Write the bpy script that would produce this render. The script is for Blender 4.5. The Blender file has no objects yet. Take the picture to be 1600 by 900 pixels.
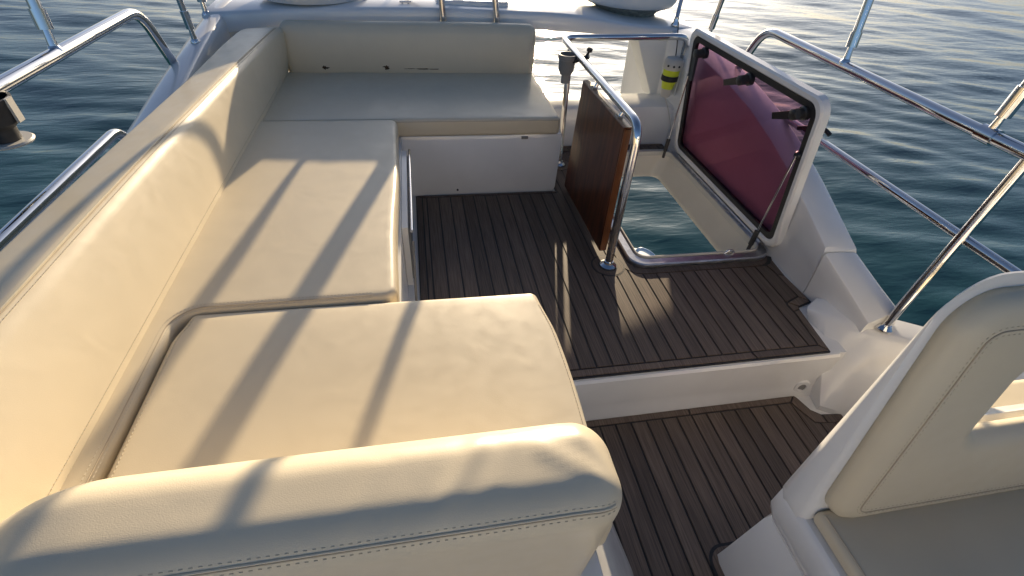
import bpy, math, random
import numpy as np
from mathutils import Vector, Matrix

random.seed(7); rng = np.random.default_rng(11)
SC = bpy.context.scene
COL = SC.collection

# ------------------------------------------------------------------ camera, sky, sun, exposure
PITCH, YAW, ROLL, F_PX = 0.717, 0.222, -0.076, 745.0
def cam_rows(p, y, r):
    cp, sp, cy, sy, cr, sr = math.cos(p), math.sin(p), math.cos(y), math.sin(y), math.cos(r), math.sin(r)
    Rz = np.array([[cy, -sy, 0], [sy, cy, 0], [0, 0, 1]])
    B = np.array([[1, 0, 0], [0, 0, -1], [0, 1, 0]])
    Rp = np.array([[1, 0, 0], [0, cp, -sp], [0, sp, cp]])
    Rr = np.array([[cr, sr, 0], [-sr, cr, 0], [0, 0, 1]])
    return Rr @ Rp @ B @ Rz
R = cam_rows(PITCH, YAW, ROLL)
cam = bpy.data.objects.new('camera', bpy.data.cameras.new('camera')); COL.objects.link(cam)
cam.data.sensor_width = 36.0; cam.data.lens = F_PX / 1600 * 36
cam.data.clip_start = 0.02; cam.data.clip_end = 9000
M = Matrix.Identity(4)
for i in range(3):
    M[i][0], M[i][1], M[i][2] = R[0][i], -R[1][i], -R[2][i]
M[2][3] = 1.2
cam.matrix_world = M
SC.camera = cam

SUN_AZ, SUN_EL = math.radians(13.5), math.radians(12.3)      # azimuth east of +Y, elevation
W = bpy.data.worlds.new('World'); SC.world = W; W.use_nodes = True
nt = W.node_tree; nt.nodes.clear()
sky = nt.nodes.new('ShaderNodeTexSky'); sky.sky_type = 'NISHITA'; sky.sun_disc = False
sky.sun_elevation = SUN_EL; sky.sun_rotation = SUN_AZ
sky.air_density = 0.65; sky.dust_density = 2.6; sky.ozone_density = 2.3
bg = nt.nodes.new('ShaderNodeBackground'); bg.inputs['Strength'].default_value = 0.088
wo = nt.nodes.new('ShaderNodeOutputWorld')
nt.links.new(sky.outputs[0], bg.inputs['Color']); nt.links.new(bg.outputs[0], wo.inputs['Surface'])

sl = bpy.data.lights.new('sun', 'SUN'); sl.energy = 5.0; sl.angle = math.radians(0.6); sl.color = (1.0, 0.80, 0.54)
sun = bpy.data.objects.new('sun', sl); COL.objects.link(sun)
sdir = Vector((math.sin(SUN_AZ) * math.cos(SUN_EL), math.cos(SUN_AZ) * math.cos(SUN_EL), math.sin(SUN_EL)))
sun.rotation_euler = sdir.to_track_quat('Z', 'Y').to_euler(); sun.location = sdir * 30

SC.view_settings.view_transform = 'Standard'; SC.view_settings.look = 'None'
SC.view_settings.exposure = 0.78; SC.view_settings.gamma = 1.0; SC.view_settings.use_curve_mapping = False
SC.cycles.max_bounces = 10; SC.cycles.transparent_max_bounces = 16; SC.cycles.caustics_reflective = False
SC.cycles.caustics_refractive = False; SC.cycles.sample_clamp_indirect = 6.0
SC.cycles.use_denoising = True

# ------------------------------------------------------------------ materials
MATS = {}
def mat(name, col, rough=0.5, metal=0.0, spec=0.5, coat=0.0, bump=None, vary=None, alpha=None):
    """bump=(scale, strength, distance, stretch), vary=(scale, amount, stretch, per_object)"""
    m = bpy.data.materials.new(name); m.use_nodes = True; MATS[name] = m
    t = m.node_tree; N = t.nodes; L = t.links
    b = N['Principled BSDF']
    b.inputs['Base Color'].default_value = (*col, 1); b.inputs['Roughness'].default_value = rough
    b.inputs['Metallic'].default_value = metal; b.inputs['Specular IOR Level'].default_value = spec
    b.inputs['Coat Weight'].default_value = coat; b.inputs['Coat Roughness'].default_value = 0.08
    tc = N.new('ShaderNodeTexCoord')
    def noise(scale, stretch, detail=5):
        mp = N.new('ShaderNodeMapping'); mp.inputs['Scale'].default_value = stretch
        L.new(tc.outputs['Object'], mp.inputs['Vector'])
        n = N.new('ShaderNodeTexNoise'); n.inputs['Scale'].default_value = scale; n.inputs['Detail'].default_value = detail
        L.new(mp.outputs[0], n.inputs['Vector']); return n
    if vary:
        sc, am, st, po = vary
        n = noise(sc, st)
        mr = N.new('ShaderNodeMapRange'); mr.inputs['From Min'].default_value = 0.3; mr.inputs['From Max'].default_value = 0.7
        mr.inputs['To Min'].default_value = 1 - am; mr.inputs['To Max'].default_value = 1 + am
        L.new(n.outputs['Fac'], mr.inputs['Value'])
        fac = mr.outputs[0]
        if po:
            oi = N.new('ShaderNodeObjectInfo')
            r2 = N.new('ShaderNodeMapRange'); r2.inputs['To Min'].default_value = 1 - po; r2.inputs['To Max'].default_value = 1 + po
            L.new(oi.outputs['Random'], r2.inputs['Value'])
            mu = N.new('ShaderNodeMath'); mu.operation = 'MULTIPLY'
            L.new(fac, mu.inputs[0]); L.new(r2.outputs[0], mu.inputs[1]); fac = mu.outputs[0]
        vm = N.new('ShaderNodeVectorMath'); vm.operation = 'SCALE'; vm.inputs[0].default_value = col
        L.new(fac, vm.inputs['Scale']); L.new(vm.outputs[0], b.inputs['Base Color'])
    if bump:
        sc, stg, dist, st = bump
        n = noise(sc, st, 3)
        bp = N.new('ShaderNodeBump'); bp.inputs['Strength'].default_value = stg; bp.inputs['Distance'].default_value = dist
        L.new(n.outputs['Fac'], bp.inputs['Height']); L.new(bp.outputs[0], b.inputs['Normal'])
    return m
I3 = (1, 1, 1)
LEATHER = mat('cream_vinyl', (0.67, 0.585, 0.43), 0.38, spec=0.45, bump=(480, 0.15, 0.0014, (1, 1.6, 1)), vary=(5, 0.035, I3, 0.02))
HOLE = mat('stitch_hole', (0.56, 0.48, 0.35), 0.7)
def soften(m, scale, strength, dist):
    # slow undulation of padded covers under the fine grain, and uneven sheen
    t = m.node_tree; N = t.nodes; L = t.links; b = N['Principled BSDF']
    old = b.inputs['Normal'].links[0].from_node
    tc = N.new('ShaderNodeTexCoord')
    n = N.new('ShaderNodeTexNoise'); n.inputs['Scale'].default_value = scale; n.inputs['Detail'].default_value = 2.0; n.inputs['Distortion'].default_value = 0.8
    L.new(tc.outputs['Object'], n.inputs['Vector'])
    bp = N.new('ShaderNodeBump'); bp.inputs['Strength'].default_value = strength; bp.inputs['Distance'].default_value = dist
    L.new(n.outputs['Fac'], bp.inputs['Height']); L.new(bp.outputs[0], old.inputs['Normal'])
    n2 = N.new('ShaderNodeTexNoise'); n2.inputs['Scale'].default_value = scale * 4; n2.inputs['Detail'].default_value = 6.0
    L.new(tc.outputs['Object'], n2.inputs['Vector'])
    mr = N.new('ShaderNodeMapRange'); r0 = b.inputs['Roughness'].default_value
    mr.inputs['From Min'].default_value = 0.3; mr.inputs['From Max'].default_value = 0.7
    mr.inputs['To Min'].default_value = r0 * 0.78; mr.inputs['To Max'].default_value = r0 * 1.22
    L.new(n2.outputs['Fac'], mr.inputs['Value']); L.new(mr.outputs[0], b.inputs['Roughness'])
soften(LEATHER, 7.0, 0.11, 0.010)
THREAD = mat('stitch_thread', (0.62, 0.55, 0.42), 0.7)
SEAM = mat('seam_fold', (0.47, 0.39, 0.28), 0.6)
GEL = mat('white_gelcoat', (0.80, 0.795, 0.775), 0.18, spec=0.5, coat=0.25, bump=(2.2, 0.05, 0.02, I3), vary=(5.0, 0.045, I3, 0))

GEL_WARM = mat('warm_lit_gelcoat', (0.72, 0.67, 0.57), 0.32, vary=(6, 0.04, I3, 0))  # white gelcoat with warm sun and reflected light put into the colour
TEAK = mat('grey_brown_teak', (0.122, 0.090, 0.069), 0.55, spec=0.4, bump=(55, 0.30, 0.002, (9, 0.35, 1)), vary=(34, 0.40, (9, 0.22, 1), 0.24))
CAULK = mat('black_caulk', (0.012, 0.012, 0.013), 0.5)
STEEL = mat('polished_stainless', (0.72, 0.72, 0.72), 0.07, metal=1.0, bump=(6, 0.02, 0.01, I3))
ALU = mat('anodised_aluminium', (0.52, 0.53, 0.56), 0.28, metal=0.9, vary=(30, 0.2, I3, 0))
VARNISH = mat('varnished_mahogany', (0.085, 0.026, 0.010), 0.34, spec=0.3, coat=0.12, vary=(9, 0.6, (6, 5, 0.7), 0))
EDGEW = mat('bounce_lit_mahogany', (0.16, 0.050, 0.014), 0.35, coat=0.1, vary=(14, 0.3, (6, 6, 1), 0))  # lighter orange tone stands in for bounce light on the board edge
BLACK = mat('black_plastic', (0.018, 0.018, 0.02), 0.35)
RUBBER = mat('black_rubber', (0.012, 0.012, 0.013), 0.6)
GREY = mat('grey_plastic', (0.22, 0.215, 0.205), 0.45)
WORN = mat('weathered_grey_plastic', (0.03, 0.03, 0.032), 0.55, vary=(30, 0.35, I3, 0))
PALE = mat('pale_plastic', (0.55, 0.53, 0.48), 0.4)
YELLOW = mat('fluorescent_yellow', (0.62, 0.70, 0.03), 0.4)
BLUE = mat('pale_blue_paint', (0.28, 0.42, 0.62), 0.3)
RADOME = mat('white_radome', (0.74, 0.75, 0.74), 0.3, coat=0.2, vary=(8, 0.03, I3, 0))
GRIME = mat('grey_green_grime', (0.28, 0.29, 0.25), 0.6, vary=(40, 0.4, I3, 0))
TEAR = mat('torn_brown_foam', (0.055, 0.03, 0.012), 0.9, vary=(120, 0.5, I3, 0))
HULLW = mat('white_hull', (0.75, 0.75, 0.74), 0.25, coat=0.3)

def pane_material():
    m = bpy.data.materials.new('plum_acrylic'); m.use_nodes = True
    t = m.node_tree; N = t.nodes; L = t.links; N.clear()
    tr = N.new('ShaderNodeBsdfTransparent'); tr.inputs['Color'].default_value = (0.78, 0.58, 0.66, 1)
    gl = N.new('ShaderNodeBsdfGlossy'); gl.inputs['Roughness'].default_value = 0.03; gl.inputs['Color'].default_value = (1, 1, 1, 1)
    df = N.new('ShaderNodeBsdfDiffuse'); df.inputs['Color'].default_value = (0.20, 0.05, 0.09, 1)
    m1 = N.new('ShaderNodeMixShader'); m1.inputs[0].default_value = 0.02
    fr = N.new('ShaderNodeFresnel'); fr.inputs['IOR'].default_value = 1.55
    m2 = N.new('ShaderNodeMixShader'); o = N.new('ShaderNodeOutputMaterial')
    L.new(tr.outputs[0], m1.inputs[1]); L.new(df.outputs[0], m1.inputs[2])
    ge = N.new('ShaderNodeNewGeometry'); mu = N.new('ShaderNodeMath'); mu.operation = 'MULTIPLY'; iv = N.new('ShaderNodeMath'); iv.operation = 'SUBTRACT'; iv.inputs[0].default_value = 1.0
    L.new(ge.outputs['Backfacing'], iv.inputs[1]); L.new(fr.outputs[0], mu.inputs[0]); L.new(iv.outputs[0], mu.inputs[1]); L.new(mu.outputs[0], m2.inputs[0]); L.new(m1.outputs[0], m2.inputs[1]); L.new(gl.outputs[0], m2.inputs[2])
    L.new(m2.outputs[0], o.inputs['Surface']); return m
PANE = pane_material()

def water_material():
    m = bpy.data.materials.new('sea_water'); m.use_nodes = True
    t = m.node_tree; N = t.nodes; L = t.links; b = N['Principled BSDF']
    b.inputs['Base Color'].default_value = (0.012, 0.056, 0.068, 1); b.inputs['Roughness'].default_value = 0.05
    b.inputs['IOR'].default_value = 1.333; b.inputs['Specular IOR Level'].default_value = 0.5
    tc = N.new('ShaderNodeTexCoord'); prev = None
    for sc, st, rot, stg, dist in ((1.3, (0.45, 1.3, 1), 0.35, 0.22, 0.11), (3.6, (0.4, 1.4, 1), 0.2, 0.36, 0.034), (11.0, (0.4, 1.5, 1), 0.5, 0.26, 0.011)):
        mp = N.new('ShaderNodeMapping'); mp.inputs['Rotation'].default_value = (0, 0, rot); mp.inputs['Scale'].default_value = st
        L.new(tc.outputs['Object'], mp.inputs['Vector'])
        n = N.new('ShaderNodeTexNoise'); n.inputs['Scale'].default_value = sc; n.inputs['Detail'].default_value = 3.0
        n.inputs['Roughness'].default_value = 0.45
        n.inputs['Distortion'].default_value = 0.4
        L.new(mp.outputs[0], n.inputs['Vector'])
        bp = N.new('ShaderNodeBump'); bp.inputs['Strength'].default_value = stg; bp.inputs['Distance'].default_value = dist
        L.new(n.outputs['Fac'], bp.inputs['Height'])
        if prev: L.new(prev.outputs[0], bp.inputs['Normal'])
        prev = bp
    L.new(prev.outputs[0], b.inputs['Normal']); return m
WATER = water_material()

soften(GEL, 3.0, 0.06, 0.02)
soften(STEEL, 14.0, 0.02, 0.004)

# ------------------------------------------------------------------ object helpers
WL = {}                                   # world location of each object's origin
def props(o, label=None, cat=None, group=None, kind=None):
    for k, v in (('label', label), ('category', cat), ('group', group), ('kind', kind)):
        if v: o[k] = v
    return o
def thing(name, loc, label, cat, group=None):
    o = bpy.data.objects.new(name, None); o.empty_display_size = 0.05; COL.objects.link(o)
    o.location = loc; WL[o.name] = Vector(loc); return props(o, label, cat, group)
def add(name, V, Fc, m, parent=None, smooth=True, label=None, cat=None, group=None, kind=None):
    V = np.asarray(V, float)
    if parent is not None: org = np.array(WL[parent.name])
    else: org = np.array([(V[:, 0].min() + V[:, 0].max()) / 2, (V[:, 1].min() + V[:, 1].max()) / 2, V[:, 2].min()])
    me = bpy.data.meshes.new(name); me.from_pydata((V - org).tolist(), [], [list(map(int, f)) for f in Fc]); me.validate(); me.update()
    me.materials.append(m)
    if smooth:
        me.polygons.foreach_set('use_smooth', [True] * len(me.polygons))
        if smooth != 'full':
            try: me.set_sharp_from_angle(angle=math.radians(smooth if not isinstance(smooth, bool) else 40))
            except Exception: pass
    o = bpy.data.objects.new(name, me); COL.objects.link(o)
    if parent is not None: o.parent = parent
    else: o.location = org
    WL[o.name] = Vector(org)
    return props(o, label, cat, group, kind)
class B:                                  # mesh collector for one object
    def __init__(s): s.V = []; s.F = []
    def put(s, V, Fc):
        k = len(s.V); s.V += [tuple(v) for v in V]; s.F += [[i + k for i in f] for f in Fc]; return s
    def add(s, name, m, parent=None, **k): return add(name, s.V, s.F, m, parent, **k)

def box(x0, x1, y0, y1, z0, z1):
    V = [(x, y, z) for z in (z0, z1) for (x, y) in ((x0, y0), (x1, y0), (x1, y1), (x0, y1))]
    return V, [(3, 2, 1, 0), (4, 5, 6, 7), (0, 1, 5, 4), (1, 2, 6, 5), (2, 3, 7, 6), (3, 0, 4, 7)]
def prism(poly, z0, z1, c=0.0, fn=None):
    """extruded polygon (counter-clockwise), chamfer c on the top rim"""
    n = len(poly); V = [(x, y, z0) for x, y in poly]
    if c:
        ins = inset(poly, c)
        V += [(x, y, z1 - c) for x, y in poly] + [(x, y, z1) for x, y in ins]; k = 2
    else:
        V += [(x, y, z1) for x, y in poly]; k = 1
    Fc = [list(range(n - 1, -1, -1)), [k * n + i for i in range(n)]]
    for l in range(k):
        Fc += [(l * n + i, l * n + (i + 1) % n, (l + 1) * n + (i + 1) % n, (l + 1) * n + i) for i in range(n)]
    if fn: V = [fn(*v) for v in V]
    return V, Fc
def inset(poly, d):
    n = len(poly); out = []
    for i in range(n):
        p0, p1, p2 = (np.array(poly[(i + k) % n], float) for k in (-1, 0, 1))
        a = p1 - p0; b = p2 - p1; a /= max(np.hypot(*a), 1e-9); b /= max(np.hypot(*b), 1e-9)
        na = np.array([-a[1], a[0]]); nb = np.array([-b[1], b[0]])
        m = na + nb; q = m @ m
        out.append(tuple(p1 + m * (2 * d / q if q > 0.2 else d)))
    return out
def rrect(x0, x1, y0, y1, r, n=6):
    out = []
    for cx, cy, a0 in ((x1 - r, y0 + r, -90), (x1 - r, y1 - r, 0), (x0 + r, y1 - r, 90), (x0 + r, y0 + r, 180)):
        for i in range(n + 1):
            a = math.radians(a0 + 90 * i / n); out.append((cx + r * math.cos(a), cy + r * math.sin(a)))
    return out
def ring(outer, inner, z0, z1, fn=None, c=0.0):
    """flat ring between two outlines of equal length"""
    n = len(outer)
    L = [[(x, y, z0) for x, y in inner], [(x, y, z0) for x, y in outer]]
    if c:
        L += [[(x, y, z1 - c) for x, y in outer], [(x, y, z1) for x, y in inset(outer, c)], [(x, y, z1) for x, y in inset(inner, -c)], [(x, y, z1 - c) for x, y in inner]]
    else:
        L += [[(x, y, z1) for x, y in outer], [(x, y, z1) for x, y in inner]]
    V = [v for l in L for v in l]; Fc = []; k = len(L)
    for l in range(k):
        m = (l + 1) % k
        Fc += [(l * n + i, l * n + (i + 1) % n, m * n + (i + 1) % n, m * n + i) for i in range(n)]
    if fn: V = [fn(*v) for v in V]
    return V, Fc
def fillet(P, rad, n=6):
    P = [np.array(p, float) for p in P]; out = [P[0]]
    for i in range(1, len(P) - 1):
        a = P[i - 1] - P[i]; b = P[i + 1] - P[i]; la = np.linalg.norm(a); lb = np.linalg.norm(b)
        d = min(rad, la * 0.49, lb * 0.49); A = P[i] + a / la * d; Bq = P[i] + b / lb * d
        for k in range(n + 1):
            t = k / n; out.append((1 - t) ** 2 * A + 2 * t * (1 - t) * P[i] + t * t * Bq)
    out.append(P[-1]); return out
def tube(P, r, seg=14, rad=0.0, n=6, cap=True):
    P = fillet(P, rad, n) if rad else [np.array(p, float) for p in P]
    Rr = r if isinstance(r, (list, tuple)) else [r] * len(P)
    T = []
    for i in range(len(P)):
        t = P[min(i + 1, len(P) - 1)] - P[max(i - 1, 0)]; T.append(t / np.linalg.norm(t))
    u = np.cross(T[0], (0, 0, 1.0)); u = np.cross(T[0], (1.0, 0, 0)) if np.linalg.norm(u) < 1e-3 else u; u /= np.linalg.norm(u)
    V = []; Fc = []
    for i, p in enumerate(P):
        u = u - T[i] * (u @ T[i]); u /= np.linalg.norm(u); w = np.cross(T[i], u)
        for k in range(seg):
            a = 2 * math.pi * k / seg; V.append(p + Rr[i] * (math.cos(a) * u + math.sin(a) * w))
    for i in range(len(P) - 1):
        Fc += [(i * seg + k, i * seg + (k + 1) % seg, (i + 1) * seg + (k + 1) % seg, (i + 1) * seg + k) for k in range(seg)]
    if cap:
        Fc += [list(range(seg - 1, -1, -1)), [(len(P) - 1) * seg + k for k in range(seg)]]
    return V, Fc
def lathe(prof, o, ax=(0, 0, 1), seg=24):
    ax = np.array(ax, float); ax /= np.linalg.norm(ax)
    u = np.cross(ax, (0, 1.0, 0)); u = np.array([1.0, 0, 0]) if np.linalg.norm(u) < 1e-3 else u / np.linalg.norm(u); w = np.cross(ax, u)
    V = []; Fc = []; o = np.array(o, float)
    for r, z in prof:
        for k in range(seg):
            a = 2 * math.pi * k / seg; V.append(o + ax * z + max(r, 1e-4) * (math.cos(a) * u + math.sin(a) * w))
    for i in range(len(prof) - 1):
        Fc += [(i * seg + k, i * seg + (k + 1) % seg, (i + 1) * seg + (k + 1) % seg, (i + 1) * seg + k) for k in range(seg)]
    Fc += [list(range(seg - 1, -1, -1)), [(len(prof) - 1) * seg + k for k in range(seg)]]
    return V, Fc
def loft(sections, cap=True):
    n = len(sections[0]); V = [p for s in sections for p in s]; Fc = []
    for i in range(len(sections) - 1):
        Fc += [(i * n + k, i * n + (k + 1) % n, (i + 1) * n + (k + 1) % n, (i + 1) * n + k) for k in range(n)]
    if cap: Fc += [list(range(n - 1, -1, -1)), [(len(sections) - 1) * n + k for k in range(n)]]
    return V, Fc

class RBox:                               # padded block with rounded edges, freely deformed
    def __init__(s, x0, x1, y0, y1, z0, z1, r, fn=None, step=0.03, m=4):
        s.c = np.array([(x0 + x1) / 2, (y0 + y1) / 2, (z0 + z1) / 2]); s.h = np.array([(x1 - x0) / 2, (y1 - y0) / 2, (z1 - z0) / 2])
        s.r = r; s.fn = fn; s.step = step; s.m = m
    def map(s, p, proud=0.0):
        q = np.clip(p - s.c, -s.h + s.r, s.h - s.r); d = (p - s.c) - q; l = np.linalg.norm(d)
        w = s.c + q + (d / l * (s.r + proud) if l > 1e-9 else d)
        return s.fn(*w) if s.fn else tuple(w)
    def mesh(s):
        ax = []
        for k in range(3):
            h = s.h[k]; r = min(s.r, h * 0.999); n = max(1, int(round(2 * (h - r) / s.step)))
            e = [r * (1 - math.tan(math.pi / 4 * (1 - i / s.m))) for i in range(s.m)]
            ax.append(np.array([-h + v for v in e] + list(np.linspace(-h + r, h - r, n + 1)) + [h - v for v in e[::-1]]))
        nx, ny, nz = (len(a) - 1 for a in ax); idx = {}; V = []; Fc = []
        def g(i, j, k):
            if (i, j, k) not in idx:
                idx[(i, j, k)] = len(V); V.append(s.map(s.c + np.array([ax[0][i], ax[1][j], ax[2][k]])))
            return idx[(i, j, k)]
        for i in range(nx):
            for j in range(ny):
                Fc.append((g(i, j, nz), g(i + 1, j, nz), g(i + 1, j + 1, nz), g(i, j + 1, nz)))
                Fc.append((g(i, j, 0), g(i, j + 1, 0), g(i + 1, j + 1, 0), g(i + 1, j, 0)))
        for i in range(nx):
            for k in range(nz):
                Fc.append((g(i, 0, k), g(i + 1, 0, k), g(i + 1, 0, k + 1), g(i, 0, k + 1)))
                Fc.append((g(i, ny, k), g(i, ny, k + 1), g(i + 1, ny, k + 1), g(i + 1, ny, k)))
        for j in range(ny):
            for k in range(nz):
                Fc.append((g(0, j, k), g(0, j, k + 1), g(0, j + 1, k + 1), g(0, j + 1, k)))
                Fc.append((g(nx, j, k), g(nx, j + 1, k), g(nx, j + 1, k + 1), g(nx, j, k + 1)))
        return V, Fc
def stitches(path, gap=0.0085, ln=0.005, w=0.0007, lift=0.0006):
    """row of small thread dashes along a path"""
    P = [np.array(p, float) for p in path]; bb = B(); acc = 0.0
    for i in range(len(P) - 1):
        d = P[i + 1] - P[i]; L = np.linalg.norm(d)
        if L < 1e-6: continue
        d /= L; u = np.cross(d, (0.3, -0.4, 0.87)); u /= np.linalg.norm(u); v = np.cross(u, d); t = acc
        while t < L:
            c = P[i] + d * t
            bb.put([c + a * d * ln / 2 + b2 * u * w + e * v * w for e in (-1, 1) for a, b2 in ((-1, -1), (1, -1), (1, 1), (-1, 1))], box(0, 1, 0, 1, 0, 1)[1])
            t += gap
        acc = t - L
    return bb
def smooth01(t): t = min(1, max(0, t)); return t * t * (3 - 2 * t)
def interp(x, xs, ys): return float(np.interp(x, xs, ys))

# ------------------------------------------------------------------ sea
def build_sea():
    ZW = -3.2
    na = 900; ang = np.linspace(0, 2 * math.pi, na, endpoint=False)
    rad = [1.5]
    while rad[-1] < 45: rad.append(rad[-1] * 1.0115)
    while rad[-1] < 7000: rad.append(rad[-1] * 1.12)
    rad = np.array(rad)
    RR, AA = np.meshgrid(rad, ang, indexing='ij'); X = RR * np.cos(AA); Y = RR * np.sin(AA); Z = np.zeros_like(X)
    for i in range(46):
        lam = 0.7 * (7.0 / 0.7) ** rng.random(); k = 2 * math.pi / lam
        a = math.radians(68) + rng.normal(0, 0.5); ph = rng.random() * 6.28
        amp = 0.0025 * lam ** 0.85 * (0.6 + 0.8 * rng.random())
        s = np.sin(k * (X * math.cos(a) + Y * math.sin(a)) + ph + 0.6 * np.sin(0.35 * X + 0.2 * Y + i))
        Z += amp * s * np.clip((lam * 9) / (RR * 0.09 + 0.01), 0, 1)
    Z *= np.clip(1.5 - RR / 120, 0, 1); Z += ZW
    V = np.stack([X, Y, Z], -1).reshape(-1, 3); n = len(rad); Fc = []
    i = np.arange(n - 1)[:, None] * na; k = np.arange(na)[None, :]; k2 = (k + 1) % na
    Fc = np.stack([i + k, i + na + k, i + na + k2, i + k2], -1).reshape(-1, 4)
    c = len(V); V = np.vstack([V, [[0, 0, ZW]]])
    Fl = Fc.tolist() + [(int(c), j, (j + 1) % na) for j in range(na)]
    o = add('water', V, Fl, WATER, smooth='full', kind='structure')
build_sea()

# ------------------------------------------------------------------ hull below (stern quarter glimpsed through the hatch)
def build_hull():
    s = []
    for y, w, zt in ((-4.5, 1.75, -1.75), (-2, 2.0, -1.85), (1, 2.08, -1.95), (3.3, 2.20, -2.0), (3.84, 2.25, -2.0), (4.05, 2.20, -2.0), (4.15, 2.08, -2.02)):
        c = 0.28
        s.append([(c - w, y, zt), (c - w - 0.03, y, zt - 0.12), (c - w * 0.9, y, -3.5), (c + w * 0.9, y, -3.5), (c + w + 0.03, y, zt - 0.12), (c + w, y, zt),
                  (c + w - 0.2, y, zt + 0.02), (c + w - 0.22, y, zt - 0.55), (c - w + 0.22, y, zt - 0.55), (c - w + 0.2, y, zt + 0.02)])
    V, Fc = loft(s); add('hull', V, Fc, HULLW, smooth=30, kind='structure')
    # swim platform
    V, Fc = prism(rrect(-1.45, 2.0, 3.7, 4.05, 0.2), -2.75, -2.62, 0.01); add('swim_platform', V, Fc, HULLW, kind='structure')
    V, Fc = tube([(2.28, 3.97, -2.0), (2.32, 3.99, -1.90), (2.42, 3.90, -1.90), (2.50, 3.74, -1.96), (2.46, 3.66, -2.06)], 0.022, rad=0.1)
    add('mooring_handle', V, Fc, BLUE, label='pale curved mooring handle on the white stern seen through the hatch', cat='handle')
build_hull()

# ------------------------------------------------------------------ upper deck with its planks
HX0, HX1, HY0, HY1 = 0.852, 1.43, 1.452, 2.43          # hatch opening
def build_deck():
    bb = B()                                              # white moulding under everything, with the hatch opening left free
    for a in ((-0.66, HX0, 0.89, 2.58), (HX0, HX1, 0.89, HY0), (HX0, HX1, HY1, 2.58), (HX1, 1.56, 1.02, 2.58)):
        bb.put(*box(*a, -0.09, -0.011))
    bb.add('deck_moulding', GEL, smooth=False, kind='structure')
    bb = B()
    edge = [(-0.044, 0.893), (1.362, 0.893), (1.386, 1.105), (1.392, 1.118), (1.462, 1.140), (1.452, 1.30), (1.46, 1.405), (1.47, 1.43), (HX1, HY0), (HX0, HY0), (HX0, 1.95), (-0.044, 1.95)]
    bb.put(*prism(edge, -0.0107, -0.0035))
    bb.put(*box(-0.044, 0.652, 1.95, 2.058, -0.0107, -0.0035)); bb.put(*box(0.652, HX0, 1.95, 2.572, -0.0107, -0.0035)); bb.put(*box(HX0, 1.45, HY1, 2.572, -0.0107, -0.0035))
    deck = bb.add('deck', CAULK, smooth=False, kind='structure')
    G = 0.0030                                            # half caulk gap
    def plank(poly, nm='plank', t=0.0):
        V, Fc = prism(inset(poly, G), -0.0060, 0.0 + t, 0.0009); add(nm, V, Fc, TEAK, deck, smooth=False)
    p0, dp = 0.0075, 0.0561
    xs = [p0 + dp * k for k in range(0, 26)]
    ynose = 0.925
    def yend(x):                                          # where planks stop at their far end
        if x < 0.655: return 2.035
        if x < 0.775: return 2.540
        rc = 0.085                                        # rounded corner of the hatch surround
        if x < 0.775 + rc: return 1.372 + rc - math.sqrt(max(0, rc * rc - (x - 0.775 - rc) ** 2))
        return 1.372
    # left margin board, half plank, nosing in two lengths, aft margin
    plank([(-0.043, 0.895), (-0.0135, 0.925), (-0.0135, 2.036), (-0.043, 2.057)], 'margin_board')
    plank([(-0.0135, ynose), (p0, ynose), (p0, 2.035), (-0.0135, 2.035)])
    jx = xs[19]
    plank([(-0.043, 0.895), (jx + 0.004, 0.895), (jx - 0.004, ynose), (-0.0135, ynose)], 'nosing_board')
    plank([(jx + 0.004, 0.895), (1.361, 0.895), (1.334, ynose), (jx - 0.004, ynose)], 'nosing_board')
    plank([(-0.0135, 2.036), (0.652, 2.036), (0.652, 2.057), (-0.043, 2.057)], 'margin_board')
    for k in range(0, 23):
        a, b = xs[k], xs[k + 1]
        if a < 0.655 < b:
            plank([(a, ynose), (b, ynose), (b, 2.54), (0.655, 2.54), (0.655, 2.035), (a, 2.035)]); continue
        if a < 0.775 < b:
            b2 = 0.775
            plank([(a, ynose), (b, ynose), (b, yend(b)), (0.779, 1.42), (b2, 1.46), (b2, 2.54), (a, 2.54)]); continue
        m = (a + b) / 2
        plank([(a, ynose), (b, ynose), (b, yend(b)), (m, yend(m)), (a, yend(a))])
    # the two last planks die against the notch of the right margin
    x23, x24 = xs[23], xs[24]
    plank([(x23, ynose), (1.334, ynose), (1.351, 1.085), (1.347, 1.125), (1.352, 1.15), (x24, 1.16), (x24, 1.372), (x23, 1.372)])
    plank([(x24, 1.150), (1.361, 1.147), (1.424, 1.173), (1.421, 1.31), (1.408, 1.372), (x24, 1.372)])
    plank([(1.334, ynose), (1.361, 0.895), (1.384, 1.104), (1.353, 1.095)], 'margin_board')
    plank([(1.353, 1.095), (1.384, 1.104), (1.392, 1.119), (1.360, 1.145), (1.350, 1.130)], 'margin_board')
    plank([(1.360, 1.145), (1.392, 1.119), (1.460, 1.141), (1.424, 1.172)], 'margin_board')
    plank([(1.424, 1.172), (1.460, 1.141), (1.451, 1.30), (1.421, 1.31)], 'margin_board')
    plank([(1.421, 1.31), (1.451, 1.30), (1.460, 1.408), (1.448, 1.402), (1.436, 1.386), (1.410, 1.374)], 'margin_board')
    # board that follows the hatch
    o = rrect(0.776, 1.452, 1.373, 2.49, 0.085, 6); i = rrect(0.812, 1.452 - 0.003, 1.405, 2.462, 0.07, 6)
    n = len(o)
    V, Fc = ring(o, i, -0.006, 0.0003); add('hatch_border', V, Fc, TEAK, deck, smooth=False)
    # short planks of the strip behind the hatch
    x = 0.785
    while x < 1.43:
        plank([(x, 2.492), (min(x + dp, 1.445), 2.492), (min(x + dp, 1.445), 2.54), (x, 2.54)]); x += dp
    plank([(0.655, 2.541), (1.445, 2.541), (1.445, 2.568), (0.655, 2.568)], 'margin_board')
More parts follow.
